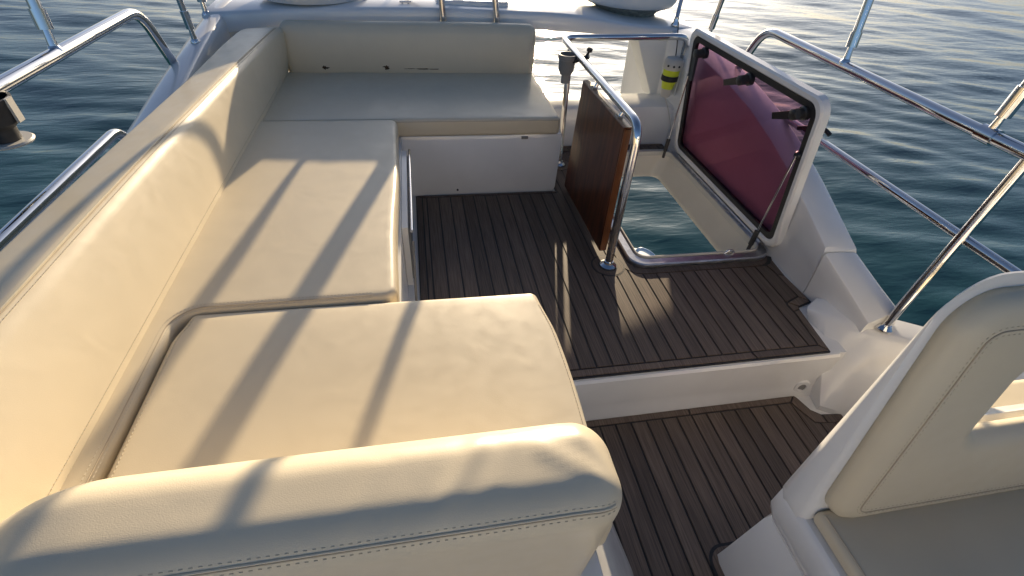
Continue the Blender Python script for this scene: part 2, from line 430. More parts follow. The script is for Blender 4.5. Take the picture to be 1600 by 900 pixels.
    # round pads under the two gate posts
    for (cx, cy) in ((0.722, 1.44), (0.737, 2.334)):
        for nm, r, mt, z in (('pad_caulk', 0.070, CAULK, 0.0006), ('pad_board', 0.064, TEAK, 0.0013), ('pad_caulk', 0.040, CAULK, 0.0017)):
            V, Fc = lathe([(r, -0.005), (r, z)], (cx, cy, 0), seg=28); add(nm, V, Fc, mt, deck, smooth=False)
build_deck()

# riser between the two deck levels, with the drain fitting
def build_step():
    s = []
    for x in (-0.10, 0.4, 0.8, 1.2, 1.40):
        s.append([(x, 0.905, -0.0115), (x, 0.885, -0.0115), (x, 0.878, -0.02), (x, 0.877, -0.14), (x, 0.872, -0.175), (x, 0.858, -0.205), (x, 0.858, -0.26), (x, 0.96, -0.26), (x, 0.96, -0.0915), (x, 0.905, -0.0915)])
    V, Fc = loft(s); add('step_riser', V, Fc, GEL, smooth=35, kind='structure')
    d = thing('drain_fitting', (1.318, 0.876, -0.19), 'round white drain fitting in the corner of the step', 'drain')
    V, Fc = lathe([(0.034, 0), (0.034, 0.006), (0.029, 0.011), (0.017, 0.011), (0.015, 0.004)], (1.318, 0.878, -0.172), (-0.1, -1, 0.15)); add('flange', V, Fc, GEL, d)
    V, Fc = lathe([(0.0155, 0), (0.0155, 0.0075)], (1.318, 0.878, -0.172), (-0.1, -1, 0.15)); add('grille', V, Fc, GREY, d)
build_step()

# ------------------------------------------------------------------ lower deck
def build_lower():
    Z = -0.2
    V, Fc = box(-0.5, 1.75, -1.2, 0.90, Z - 0.10, Z - 0.0135); add('lower_deck_moulding', V, Fc, GEL, smooth=False, kind='structure')
    V, Fc = prism([(0.33, -1.0), (1.42, -1.0), (1.42, 0.765), (1.345, 0.772), (1.318, 0.795), (1.300, 0.850), (1.292, 0.862), (0.33, 0.862)], Z - 0.0132, Z - 0.0035)
    low = add('lower_deck', V, Fc, CAULK, smooth=False, kind='structure')
    G = 0.0030
    def plank(poly, nm='plank'):
        V, Fc = prism(inset(poly, G), Z - 0.006, Z, 0.0009); add(nm, V, Fc, TEAK, low, smooth=False)
    x0, dp = 0.5285, 0.0562
    yt = 0.832; jx = x0 + 6 * dp
    plank([(0.33, yt), (jx - 0.003, yt), (jx + 0.003, 0.861), (0.33, 0.861)], 'margin_board')
    plank([(jx - 0.003, yt), (1.262, yt), (1.290, 0.861), (jx + 0.003, 0.861)], 'margin_board')
    plank([(1.262, yt), (1.272, 0.800), (1.298, 0.742), (1.344, 0.734), (1.344, 0.771), (1.317, 0.794), (1.298, 0.850), (1.290, 0.861)], 'margin_board')
    plank([(1.344, 0.734), (1.419, 0.730), (1.419, 0.765), (1.344, 0.771)], 'margin_board')
    for k in range(-3, 16):
        a, b = x0 + k * dp, x0 + (k + 1) * dp
        top = lambda x: yt if x < 1.262 else (interp(x, [1.262, 1.272, 1.298, 1.42], [yt, 0.80, 0.742, 0.731]))
        pts = [(x, top(x)) for x in sorted({a, b, *[q for q in (1.262, 1.272, 1.298) if a + 0.003 < q < b - 0.003]}, reverse=True)]
        plank([(a, -0.9), (b, -0.9)] + pts)
    # border round the foot of the helm seat
    V, Fc = prism(rrect(0.700, 1.50, -0.5, 0.418, 0.05), Z - 0.003, Z + 0.0008); add('pod_caulk', V, Fc, CAULK, low, smooth=False)
    V, Fc = prism(rrect(0.708, 1.49, -0.5, 0.410, 0.045), Z - 0.003, Z + 0.0014); add('pod_border', V, Fc, TEAK, low, smooth=False)
build_lower()

# ------------------------------------------------------------------ coamings (side mouldings)
def build_coaming():
    ys = [0.95, 1.19, 1.21, 1.57, 1.85, 2.2, 2.55, 2.85, 3.3]
    zo = [0.128, 0.186, 0.196, 0.352, 0.445, 0.515, 0.555, 0.58, 0.60]
    def sec(y, lip=0.0, fx=None):
        z = interp(y, ys, zo) + lip; t = smooth01((y - 1.4) / 1.2)
        out = 1.600 + 0.02 * t
        cz = z + 0.012 - 0.018 * smooth01((y - 1.3) / 1.5); cx = 1.452 + lip * 0.5
        if y < 1.2: cx = interp(y, [0.93, 1.2], [1.500, 1.453]); cz = interp(y, [0.93, 1.06, 1.2], [0.080, 0.140, 0.200])
        foot = fx if fx is not None else interp(y, [0.93, 1.14, 1.5, 2.9], [1.490, 1.462, 1.475, 1.47])
        return [(foot, y, -0.09), (foot, y, 0.0), (foot + 0.002, y, 0.02), ((foot + cx) / 2, y, (cz + 0.02) / 2), (cx - 0.004, y, cz - 0.014), (cx, y, cz - 0.003), (cx + 0.009, y, cz + 0.001), ((cx + out) / 2, y, (cz + z) / 2 + 0.004),
                (out - 0.015, y, z + 0.002), (out - 0.003, y, z - 0.004), (out + 0.004, y, z - 0.018), (out + 0.03, y, z - 0.10), (out + 0.03, y, -0.13), (foot + 0.06, y, -0.13), (foot + 0.06, y, -0.09)]
    V, Fc = loft([sec(y) for y in (0.935, 1.06, 1.192)]); add('coaming_forward', V, Fc, GEL, smooth=32, kind='structure')
    V, Fc = loft([sec(y, l) for y, l in ((1.197, -0.004), (1.199, 0.003), (1.206, 0.008), (1.3, 0.008), (1.5, 0.008), (1.7, 0.006), (1.9, 0.004), (2.1, 0.002), (2.4, 0), (2.7, 0), (3.0, 0), (3.4, 0))])
    add('coaming_aft', V, Fc, GEL, smooth=32, kind='structure')
    # inner side of the lower cockpit, flaring outboard
    top = [(1.392, 1.085), (1.415, 1.025), (1.55, 0.905), (1.75, 0.79), (2.0, 0.69)]
    bot = [(1.366, 0.872), (1.352, 0.80), (1.41, 0.765), (1.60, 0.70), (1.9, 0.62)]
    s = []; back = [(1.462, 1.128), (1.475, 1.10), (1.60, 0.99), (1.80, 0.87), (2.05, 0.77)]
    for (tx, ty), (bx, by), (kx, ky) in zip(top, bot, back):
        zt = interp(tx, [1.39, 1.415, 1.5], [0.022, 0.042, 0.053])
        s.append([(bx, by, -0.26), (bx, by, -0.19), (bx + (tx - bx) * 0.9, by + (ty - by) * 0.9, zt - 0.02), (tx, ty, zt - 0.004), (tx + 0.012, ty + 0.012, zt), (kx, ky, zt + 0.003), (kx, ky, -0.26)])
    V, Fc = loft(s); add('cockpit_side', V, Fc, GEL, smooth=40, kind='structure')
    # corner fillet block by the drain
    # port side
    def psec(y):
        z = interp(y, [0.2, 1.2, 1.82, 2.18, 2.93, 3.4], [0.36, 0.39, 0.452, 0.505, 0.598, 0.62])
        o = -1.0; cx = interp(y, [0, 1.8, 2.5, 3.4], [-0.87, -0.88, -0.905, -0.92]); cz = z + 0.012
        return [(o - 0.03, y, -0.6), (o - 0.035, y, z - 0.11), (o - 0.012, y, z - 0.02), (o, y, z - 0.004), (o + 0.02, y, z + 0.004), ((o + cx) / 2, y, (z + cz) / 2 + 0.006), (cx - 0.012, y, cz + 0.002), (cx, y, cz - 0.005), (cx + 0.006, y, cz - 0.03), (cx + 0.01, y, 0.2), (cx + 0.01, y, -0.6)]
    V, Fc = loft([psec(y) for y in (-0.6, 0.2, 0.8, 1.2, 1.5, 1.82, 2.0, 2.18, 2.4, 2.65, 2.93, 3.15, 3.4)]); add('coaming_port', V, Fc, GEL, smooth=50, kind='structure')
    V, Fc = box(-0.90, -0.66, 0.0, 2.80, 0.30, 0.45); add('coaming_shelf', V, Fc, GEL_WARM, smooth=False, kind='structure')
    # aft bulkhead, its ledge, and the moulding behind the settee
    s = []
    for x in (0.60, 0.66, 1.0, 1.47):
        s.append([(x, 2.573, -0.09), (x, 2.575, 0.205), (x, 2.582, 0.219), (x, 2.60, 0.225), (x, 2.765, 0.232), (x, 2.79, 0.222), (x, 2.80, 0.19), (x, 2.80, -0.12), (x, 2.72, -0.12), (x, 2.72, -0.09)])
    V, Fc = loft(s); add('aft_bulkhead', V, Fc, GEL, smooth=40, kind='structure')
build_coaming()

# unseen forward end of the flybridge, added and sized to bounce warm sunlight aft
def build_forward():
    s = []
    for x, z in ((-1.0, 0.58), (-0.6, 0.64), (0.28, 0.68), (1.2, 0.64), (1.62, 0.58)):
        s.append([(x, -1.05, -0.22), (x, -1.12, z - 0.05), (x, -1.16, z), (x, -1.75, z + 0.04), (x, -1.85, z - 0.05), (x, -2.0, -0.22)])
    V, Fc = loft(s); add('bounce_coaming', V, Fc, GEL, smooth=30, kind='structure')
build_forward()

# ------------------------------------------------------------------ radar arch
def build_arch():
    a = thing('radar_arch', (0.28, 3.1, 0.2), 'wide white fibreglass arch across the stern carrying two domes', 'arch')
    xs = [-1.0, -0.68, -0.38, -0.07, 0.18, 0.65, 0.865, 1.05, 1.24, 1.475, 1.60]
    zt = [0.598, 0.619, 0.634, 0.642, 0.645, 0.638, 0.632, 0.612, 0.590, 0.580, 0.575]
    zb = [0.50, 0.535, 0.545, 0.552, 0.555, 0.552, 0.545, 0.535, 0.522, 0.50, 0.49]
    s = []
    for x in np.linspace(-1.0, 1.60, 27):
        t, b = interp(x, xs, zt), interp(x, xs, zb)
        s.append([(x, 2.835, b), (x, 2.822, b + 0.006), (x, 2.812, t - 0.015), (x, 2.818, t - 0.003), (x, 2.835, t + 0.003), (x, 3.1, t + 0.010), (x, 3.42, t + 0.004), (x, 3.46, t - 0.012), (x, 3.45, b + 0.006), (x, 3.38, b + 0.000)])
    V, Fc = loft(s); add('beam', V, Fc, GEL, a, smooth=45)
    def leg(sx):                                           # starboard and port legs
        s = []
        for z, xi, xo in ((0.18, 1.44, 1.63), (0.235, 1.412, 1.63), (0.38, 1.335, 1.62), (0.53, 1.262, 1.61), (0.56, 1.25, 1.60)):
            f = lambda x: x if sx > 0 else 0.60 - x
            P = [(f(xi), 2.826, z), (f(xo), 2.826, z), (f(xo), 2.99, z), (f(xi), 2.99, z)]
            s.append(P if sx > 0 else P[::-1])
        return loft(s)
    V, Fc = leg(1); add('leg', V, Fc, GEL, a, smooth=30)
    s = [[(-1.02, 2.826, z), (xi, 2.826, z), (xi, 2.99, z), (-1.02, 2.99, z)] for z, xi in ((0.18, -0.78), (0.40, -0.77), (0.55, -0.72))]
    V, Fc = loft(s); add('leg', V, Fc, GEL_WARM, a, smooth=30)
    V, Fc = prism(rrect(0.13, 0.52, 2.90, 3.25, 0.03), 0.640, 0.668, 0.006); add('top_step', V, Fc, GEL, a)
    # domes
    d = thing('satellite_dome', (1.30, 3.17, 0.60), 'large white dome with grimy rim on the starboard end of the arch', 'dome')
    V, Fc = lathe([(0.17, 0.0), (0.19, 0.03), (0.235, 0.052), (0.262, 0.060)], (1.30, 3.17, 0.583), seg=40); add('base', V, Fc, GRIME, d)
    V, Fc = lathe([(0.262, 0.0), (0.275, 0.008), (0.288, 0.03), (0.292, 0.07), (0.28, 0.15), (0.24, 0.24), (0.17, 0.30), (0.08, 0.33), (0.01, 0.335)], (1.30, 3.17, 0.6445), seg=40); add('shell', V, Fc, RADOME, d)
    d = thing('radar_dome', (-0.52, 3.10, 0.62), 'low white radar dome on the port end of the arch', 'dome')
    V, Fc = lathe([(0.15, 0.0), (0.16, 0.02), (0.20, 0.03)], (-0.52, 3.085, 0.609), seg=36); add('base', V, Fc, GRIME, d)
    V, Fc = lathe([(0.20, 0.0), (0.255, 0.006), (0.272, 0.025), (0.275, 0.06), (0.26, 0.10), (0.20, 0.135), (0.10, 0.15), (0.01, 0.152)], (-0.52, 3.085, 0.637), seg=40); add('shell', V, Fc, RADOME, d)
    # slim light mast further aft, hoop added for the curved backrest shadow, small cleat
    V, Fc = tube([(-0.055, 3.32, 0.64), (-0.02, 3.32, 0.78), (0.015, 3.32, 0.87), (0.055, 3.32, 1.00)], [0.012, 0.014, 0.022, 0.028])
    add('light_mast', V, Fc, RADOME, label='short slanting light mast standing on the middle of the arch', cat='mast')
    V, Fc = tube([(-0.235, 3.0, 0.64), (-0.285, 3.0, 0.72), (-0.33, 3.0, 0.86), (-0.325, 3.0, 0.96), (-0.26, 3.0, 1.07), (-0.14, 3.0, 1.14)], 0.012, rad=0.08)
    add('shadow_hoop', V, Fc, RADOME, label='curved white rod beside the port dome, added for its shadow on the backrest', cat='antenna')
    c = thing('deck_cleat', (-0.03, 2.92, 0.645), 'small dark cleat on top of the arch', 'cleat')
    V, Fc = tube([(-0.06, 2.90, 0.656), (0.0, 2.90, 0.656)], [0.005, 0.005]); add('horn', V, Fc, STEEL, c)
    for x in (-0.045, -0.015):
        V, Fc = tube([(x, 2.90, 0.640), (x, 2.90, 0.656)], 0.005, seg=8); add('foot', V, Fc, STEEL, c)
    V, Fc = tube([(0.285, 3.32, 0.64), (0.285, 3.32, 0.70), (0.225, 3.32, 1.30)], 0.034, seg=16)  # out-of-view mast added to widen the shadow strip of the upright
    add('shadow_mast', V, Fc, RADOME, label='thick white mast added behind the port-side steel upright to widen its shadow', cat='mast')
    # two steel uprights behind the settee, leaning as their shadows show
    for (x, dx, nm, lb) in ((0.157, -0.055, 'arch_post', 'polished steel upright behind the aft backrest, the one nearer the port side'), (0.437, -0.10, 'arch_post', 'polished steel upright behind the aft backrest, the one nearer the gate')):
        V, Fc = tube([(x, 2.794, 0.30), (x, 2.794, 0.62), (x + dx, 2.81, 1.35)], 0.0170)
        add(nm, V, Fc, STEEL, label=lb, cat='post', group='steel uprights behind the aft backrest')
build_arch()

# ------------------------------------------------------------------ settee bases
def build_settee_base():
    s = thing('settee_base', (-0.1, 1.5, -0.2), 'white moulded base under the C-shaped settee', 'settee base')
    # aft base
    P = []
    for z, xr, yf in ((-0.010, 0.640, 2.068), (0.02, 0.646, 2.064), (0.275, 0.650, 2.060), (0.292, 0.646, 2.066)):
        P.append([(-0.9, yf, z), (xr, yf, z), (xr, 2.80, z), (-0.9, 2.80, z)])
    V, Fc = loft(P); add('aft_base', V, Fc, GEL, s, smooth=30)
    V, Fc = box(0.455, 0.485, 2.052, 2.059, 0.277, 0.287); add('latch', V, Fc, GREY, s, smooth=False)
    V, Fc = lathe([(0.005, 0), (0.005, 0.004)], (0.158, 2.0615, 0.022), (0, -1, 0), seg=12); add('screw_cap', V, Fc, BLACK, s)
    # side base
    V, Fc = box(-0.9, -0.085, 0.86, 2.06, -0.0095, 0.292); add('side_base', V, Fc, GEL, s, smooth=False)
    V, Fc = box(-0.084, -0.064, 1.36, 1.94, 0.035, 0.286); d = add('locker_door', V, Fc, GEL, s, smooth=False)
    V, Fc = box(-0.0638, -0.061, 1.38, 1.92, 0.05, 0.27); add('door_seal', V, Fc, GREY, d, smooth=False)
    V, Fc = tube([(-0.052, 1.36, 0.272), (-0.052, 1.95, 0.283)], 0.006, seg=10); add('pull_bar', V, Fc, STEEL, d)
    V, Fc = tube([(-0.05, 1.34, 0.245), (-0.055, 1.20, 0.03)], 0.0045, seg=10); add('stay', V, Fc, GREY, s)
    # forward base (outer face slopes out to the lower deck)
    P = []
    for z, xa, xb in ((-0.208, 0.428, 0.480), (-0.15, 0.415, 0.462), (0.0, 0.360, 0.40), (0.20, 0.285, 0.30), (0.275, 0.262, 0.262)):
        P.append([(-0.9, -0.2, z), (xb, -0.2, z), (xb, 0.38, z), (xa, 0.868, z), (-0.9, 0.868, z)])
    V, Fc = loft(P); add('forward_base', V, Fc, GEL, s, smooth=30)
build_settee_base()

# ------------------------------------------------------------------ cushions
def gauss_line(x, y, ax, ay, bx, by, w):
    dx, dy = bx - ax, by - ay; L = math.hypot(dx, dy); t = ((x - ax) * dx + (y - ay) * dy) / (L * L)
    d = abs((x - ax) * dy - (y - ay) * dx) / L
    return math.exp(-(d / w) ** 2) * smooth01(min(t, 1 - t) * 5 + 0.3) if -0.1 < t < 1.1 else 0.0
def puff(x, x0, x1, y, y0, y1): return (1 - ((2 * x - x0 - x1) / (x1 - x0)) ** 4) * (1 - ((2 * y - y0 - y1) / (y1 - y0)) ** 4)
ZS = 0.377
def build_cushions():
    # aft seat
    def fn(x, y, z):
        if z > 0.34:
            z += 0.006 * puff(x, -0.66, 0.63, y, 2.05, 2.68) - 0.004
            for l, a in (((-0.45, 2.16, -0.30, 2.55), 0.003), ((-0.22, 2.12, -0.12, 2.5), 0.0035), ((-0.10, 2.12, -0.03, 2.30), 0.003), ((0.05, 2.1, 0.0, 2.4), 0.002)):
                z += a * gauss_line(x, y, *l, 0.012)
        return (x, y, z)
    rb = RBox(-0.66, 0.632, 2.052, 2.70, 0.294, ZS, 0.016, fn, 0.022)
    c = thing('seat_cushion', (0, 2.37, 0.294), 'long cream vinyl seat cushion in front of the aft backrest, in shade', 'cushion', 'settee seat cushions')
    add('pad', *rb.mesh(), LEATHER, c)
    p = [rb.map(np.array([x, 2.052, ZS - 0.010]), 0.0008) for x in np.linspace(-0.64, 0.62, 60)]
    V, Fc = tube(p, 0.0012, seg=6); add('seam', V, Fc, SEAM, c)
    # side seat: one L-shaped cushion with a narrow tail along the port backrest
    arc = [(-0.588 + 0.058 * (1 - math.cos(q)), 0.918 - 0.058 * (1 - math.sin(q))) for q in np.linspace(0.0, math.pi / 2, 9)]
    out = [(-0.67, 0.26), (-0.588, 0.26)] + arc + [(-0.128 + 0.038 * math.sin(q), 0.956 - 0.038 * math.cos(q)) for q in np.linspace(0, math.pi / 2, 6)] + [(-0.090, y) for y in np.linspace(1.05, 1.95, 8)] + [(-0.128 + 0.038 * math.cos(q), 2.008 + 0.038 * math.sin(q)) for q in np.linspace(0, math.pi / 2, 6)] + [(-0.67, 2.046)]
    lays = [(0.004, 0.294), (0.0, 0.302), (0.0, 0.362), (0.0015, 0.3695), (0.005, 0.3765), (0.010, 0.3798), (0.017, 0.3811), (0.028, 0.3815)]
    n = len(out); V = []; Fc = []
    for d, z in lays:
        V += [(x + 0.004 * math.sin(y * 9) * smooth01((x + 0.3) / 0.2), y, z) for x, y in inset(out, d)]
    for l in range(len(lays) - 1):
        Fc += [(l * n + i, l * n + (i + 1) % n, (l + 1) * n + (i + 1) % n, (l + 1) * n + i) for i in range(n)]
    Fc += [list(range(n - 1, -1, -1)), [(len(lays) - 1) * n + i for i in range(n)]]
    c = thing('seat_cushion', (-0.37, 1.48, 0.294), 'square cream vinyl seat cushion beside the port backrest, crossed by post shadows', 'cushion', 'settee seat cushions')
    add('pad', V, Fc, LEATHER, c, smooth='full')
    def lip(d, z, pr=0.0):
        q = inset(out, d)[1:len(arc) + 3]; P = []
        for (x0, y0), (x1, y1) in zip(q[:-1], q[1:]):
            m = max(1, int(math.hypot(x1 - x0, y1 - y0) / 0.02))
            P += [(x0 + (x1 - x0) * k / m, y0 + (y1 - y0) * k / m, z) for k in range(m)]
        return P
    V, Fc = tube(lip(0.0100, 0.3800), 0.0012, seg=6); add('seam', V, Fc, SEAM, c)
    stitches(lip(0.0185, 0.3812)).add('stitching', THREAD, c, smooth=False, kind='stuff')
    stitches(lip(0.0060, 0.3768)).add('stitching', THREAD, c, smooth=False, kind='stuff')
    # infill cushion
    def fn3(x, y, z):
        if z > 0.35: z += 0.007 * puff(x, -0.58, 0.285, y, 0.3, 0.91) - 0.005
        t = (x + 0.58) / 0.865
        y += 0.010 * (1 - t) * smooth01((y - 0.7) / 0.2)
        if x > 0: x += 0.012 * math.sin(max(0, min(1, (y - 0.35) / 0.55)) * math.pi) * x / 0.28 - 0.012 * smooth01((y - 0.75) / 0.16)
        if x < -0.5: x += 0.018 * smooth01((y - 0.82) / 0.09)
        return (x, y, z)
    rb = RBox(-0.583, 0.283, 0.30, 0.910, 0.278, ZS + 0.001, 0.019, fn3, 0.022)
    c = thing('infill_cushion', (-0.15, 0.6, 0.278), 'large cream vinyl infill cushion nearest the camera, beside the step', 'cushion', 'settee seat cushions')
    add('pad', *rb.mesh(), LEATHER, c)
    for y0, y1, xx in ((0.46, 0.89, -0.5705),):
        stitches([rb.map(np.array([-0.566, y, ZS + 0.001]), 0.0007) for y in np.linspace(y0, y1, 60)]).add('stitching', THREAD, c, smooth=False, kind='stuff')
    stitches([rb.map(np.array([0.272, y, ZS + 0.001]), 0.0007) for y in np.linspace(0.42, 0.86, 60)]).add('stitching', THREAD, c, smooth=False, kind='stuff')
build_cushions()

def build_backrests():
    # aft backrest
    def fn(x, y, z):
        t = (z - 0.377) / 0.2
        y += 0.006 * t
        y -= 0.010 * math.sin(math.pi * min(1, max(0, t))) if y < 2.72 else 0
        return (x, y, z + 0.004 * math.sin(x * 3.2 + 0.5) * smooth01(t))
    rb = RBox(-0.64, 0.636, 2.668, 2.766, 0.340, 0.602, 0.046, fn, 0.02, 6)
    c = thing('aft_backrest', (0, 2.71, 0.377), 'cream vinyl backrest across the stern with small brown tears along its foot', 'backrest', 'settee backrests')
    add('pad', *rb.mesh(), LEATHER, c)
    for x, z, w, h in ((-0.455, 0.400, 0.024, 0.020), (-0.450, 0.398, 0.034, 0.010), (-0.147, 0.401, 0.022, 0.022), (-0.153, 0.406, 0.032, 0.006), (-0.03, 0.396, 0.050, 0.003), (0.04, 0.396, 0.085, 0.005), (0.085, 0.395, 0.060, 0.004)):
        n = 16; P = []
        for k in range(n):
            a = 2 * math.pi * k / n; q = 0.55 + 0.9 * random.random()
            px, pz = x + w / 2 * math.cos(a) * q, z + h / 2 * math.sin(a) * q
            P.append(rb.map(np.array([px, 2.668, max(pz, 0.388)]), 0.0009))
        add('tear', P + [tuple(np.array(p) + (0, 0.004, 0)) for p in P], [list(range(n))] + [(i, n + i, n + (i + 1) % n, (i + 1) % n) for i in range(n)], TEAR, c, smooth=False)
    # port backrest
    lp = np.polyfit([0.1, 0.3, 0.7, 1.1, 1.5, 1.9, 2.2, 2.45, 2.68], [-0.076, -0.076, -0.074, -0.068, -0.056, -0.036, -0.014, 0.003, 0.02], 4)
    def lean(y): return float(np.polyval(lp, y))
    def fn2(x, y, z):
        t = (z - 0.377) / 0.21; a = (-0.632 - x) / 0.165
        x += lean(y) * t + 0.006 * math.sin(math.pi * min(1, max(0, t))) * (1 - a) * 1.3
        z += -0.035 * max(0, a - 0.15) * smooth01(t * 1.2 - 0.2) * (1 - 0.6 * smooth01((y - 1.9) / 0.6))
        z -= 0.9 * max(0.0, y - 2.56) ** 2 * smooth01(t)
        wd = interp(y, [0.3, 1.6, 2.3, 2.68], [1.0, 1.0, 1.08, 1.12]); x = -0.632 + lean(y) * t + (x - (-0.632 + lean(y) * t)) * wd
        return (x, y, z)
    rb = RBox(-0.797, -0.632, 0.08, 2.705, 0.350, 0.592, 0.030, fn2, 0.024)
    c = thing('side_backrest', (-0.71, 1.3, 0.377), 'long cream vinyl backrest running down the port side, sunlit face with a stitched ridge seam', 'backrest', 'settee backrests')
    add('pad', *rb.mesh(), LEATHER, c)
    e = 0.5
    def edge(q, pr=0.0008, y0=0.12, y1=2.62, n=160):
        return [rb.map(np.array([-0.632 - 0.030 + 0.030 * math.tan(math.pi / 4 * q) if q < 1 else -0.632, y, 0.592 if q < 1 else 0.592 - 0.03 * (q - 1)]), pr) for y in np.linspace(y0, y1, n)]
    V, Fc = tube(edge(0.55), 0.0022, seg=8); add('seam', V, Fc, LEATHER, c)
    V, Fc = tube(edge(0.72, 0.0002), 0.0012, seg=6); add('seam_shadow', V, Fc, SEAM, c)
    stitches(edge(0.98, 0.0005)).add('stitching', THREAD, c, smooth=False, kind='stuff')
    p = [tuple(np.array(rb.map(np.array([-0.632, y, 0.3955]), 0.0006))) for y in np.linspace(0.2, 2.4, 120)]
    stitches(p).add('stitching', THREAD, c, smooth=False, kind='stuff')
    # forward backrest
    def fn3(x, y, z):
        t = (z - 0.30) / 0.30
        y += -0.02 * t + 0.012
        d = max(0, -0.40 - x); z -= 2.6 * d * d
        d2 = max(0, x - 0.15); z -= 1.6 * d2 * d2
        if z > 0.45:
            for l, a in (((-0.02, 0.245, 0.06, 0.36), 0.0030), ((0.06, 0.27, 0.10, 0.36), 0.0018), ((0.235, 0.25, 0.12, 0.33), 0.0026), ((0.245, 0.255, 0.18, 0.35), 0.0022), ((-0.12, 0.25, -0.08, 0.34), 0.0014)):
                z += a * gauss_line(x, y, *l, 0.013)
        return (x, y, z)
    rb = RBox(-0.64, 0.242, 0.238, 0.390, 0.20, 0.619, 0.056, fn3, 0.009, 7)
    c = thing('forward_backrest', (-0.15, 0.3, 0.2), 'cream vinyl backrest nearest the camera with a stitched seam and creased starboard end', 'backrest', 'settee backrests')
    add('pad', *rb.mesh(), LEATHER, c, smooth='full')
    def sp(q, pr): return [rb.map(np.array([x, 0.238, 0.619 - 0.056 + 0.056 * math.tan(math.pi / 4 * q)]), pr) for x in np.linspace(-0.58, 0.232, 150)]
    V, Fc = tube(sp(0.74, 0.0002), 0.0014, seg=6); add('seam', V, Fc, SEAM, c)
    V, Fc = tube(sp(0.81, 0.0004), 0.0018, seg=8); add('seam_fold', V, Fc, LEATHER, c)
    stitches(sp(0.95, 0.0002), 0.010, 0.004, 0.0005).add('stitching', HOLE, c, smooth=False, kind='stuff')
    stitches(sp(0.61, 0.0002), 0.010, 0.004, 0.0005).add('stitching', HOLE, c, smooth=False, kind='stuff')
build_backrests()

# ------------------------------------------------------------------ gate rail, mahogany board, cup holder
def build_gate():
    g = thing('gate_rail', (0.73, 1.9, 0), 'bent stainless guard rail round the stair hatch, standing on two posts', 'rail')
    V, Fc = tube([(0.722, 1.44, 0.004), (0.7255, 1.462, 0.583), (0.733, 2.53, 0.588), (1.395, 2.53, 0.604), (1.445, 2.60, 0.55), (1.46, 2.62, 0.45)], 0.0160, seg=18, rad=0.065)
    add('rail', V, Fc, STEEL, g)
    V, Fc = tube([(0.737, 2.334, 0.004), (0.7335, 2.375, 0.58)], 0.0145, seg=16); add('post', V, Fc, STEEL, g)
    for x, y in ((0.722, 1.44), (0.737, 2.334)):
        V, Fc = lathe([(0.034, 0), (0.034, 0.004), (0.028, 0.009), (0.021, 0.014), (0.019, 0.022)], (x, y, 0.0018)); add('base_flange', V, Fc, STEEL, g)
    b = thing('hanging_board', (0.715, 1.79, 0.02), 'varnished mahogany board hanging under the gate rail', 'board')
    poly = [(1.505, 0.028), (2.075, 0.015), (2.03, 0.546), (1.520, 0.552)]
    V, Fc = prism([(-p[0], p[1]) for p in poly][::-1], 0.0, 0.028, 0.003, fn=lambda y, z, t: (0.727 - t, -y, z)); add('panel', V, Fc, VARNISH, b, smooth=False)
    V, Fc = box(0.7005, 0.7265, 1.4995, 1.5045, 0.035, 0.545); V = [(x, y + (z - 0.03) * 0.0285, z) for x, y, z in V]; add('bounce_lit_edge', V, Fc, EDGEW, b, smooth=False)
    for y in (1.615, 1.915):
        V, Fc = tube([(0.714, y, 0.545), (0.727, y, 0.578)], 0.008, seg=10); cl = add('clip', V, Fc, STEEL, b)
        V, Fc = box(0.703, 0.724, y - 0.014, y + 0.014, 0.5485, 0.557); add('clip_foot', V, Fc, STEEL, cl, smooth=False)
    c = thing('cup_holder', (0.685, 2.26, 0.48), 'grey plastic cup holder clamped to the gate rail', 'cup holder')
    o = (0.687, 2.255, 0.0)
    V, Fc = lathe([(0.026, 0.500), (0.036, 0.520), (0.039, 0.565), (0.043, 0.567), (0.043, 0.588), (0.038, 0.589), (0.036, 0.535), (0.010, 0.527)], o); add('cup', V, Fc, GREY, c)
    V, Fc = prism(rrect(0.668, 0.706, 2.238, 2.262, 0.008), 0.462, 0.52, 0.003); add('stem', V, Fc, GREY, c)
    V, Fc = tube([(0.700, 2.235, 0.56), (0.765, 2.19, 0.596)], 0.011, seg=12); add('clamp', V, Fc, BLACK, c)
    V, Fc = lathe([(0.006, 0), (0.006, 0.02), (0.013, 0.021), (0.013, 0.034), (0.007, 0.036)], (0.757, 2.195, 0.598), (0.3, -0.2, 1)); add('knob', V, Fc, BLACK, c)
build_gate()

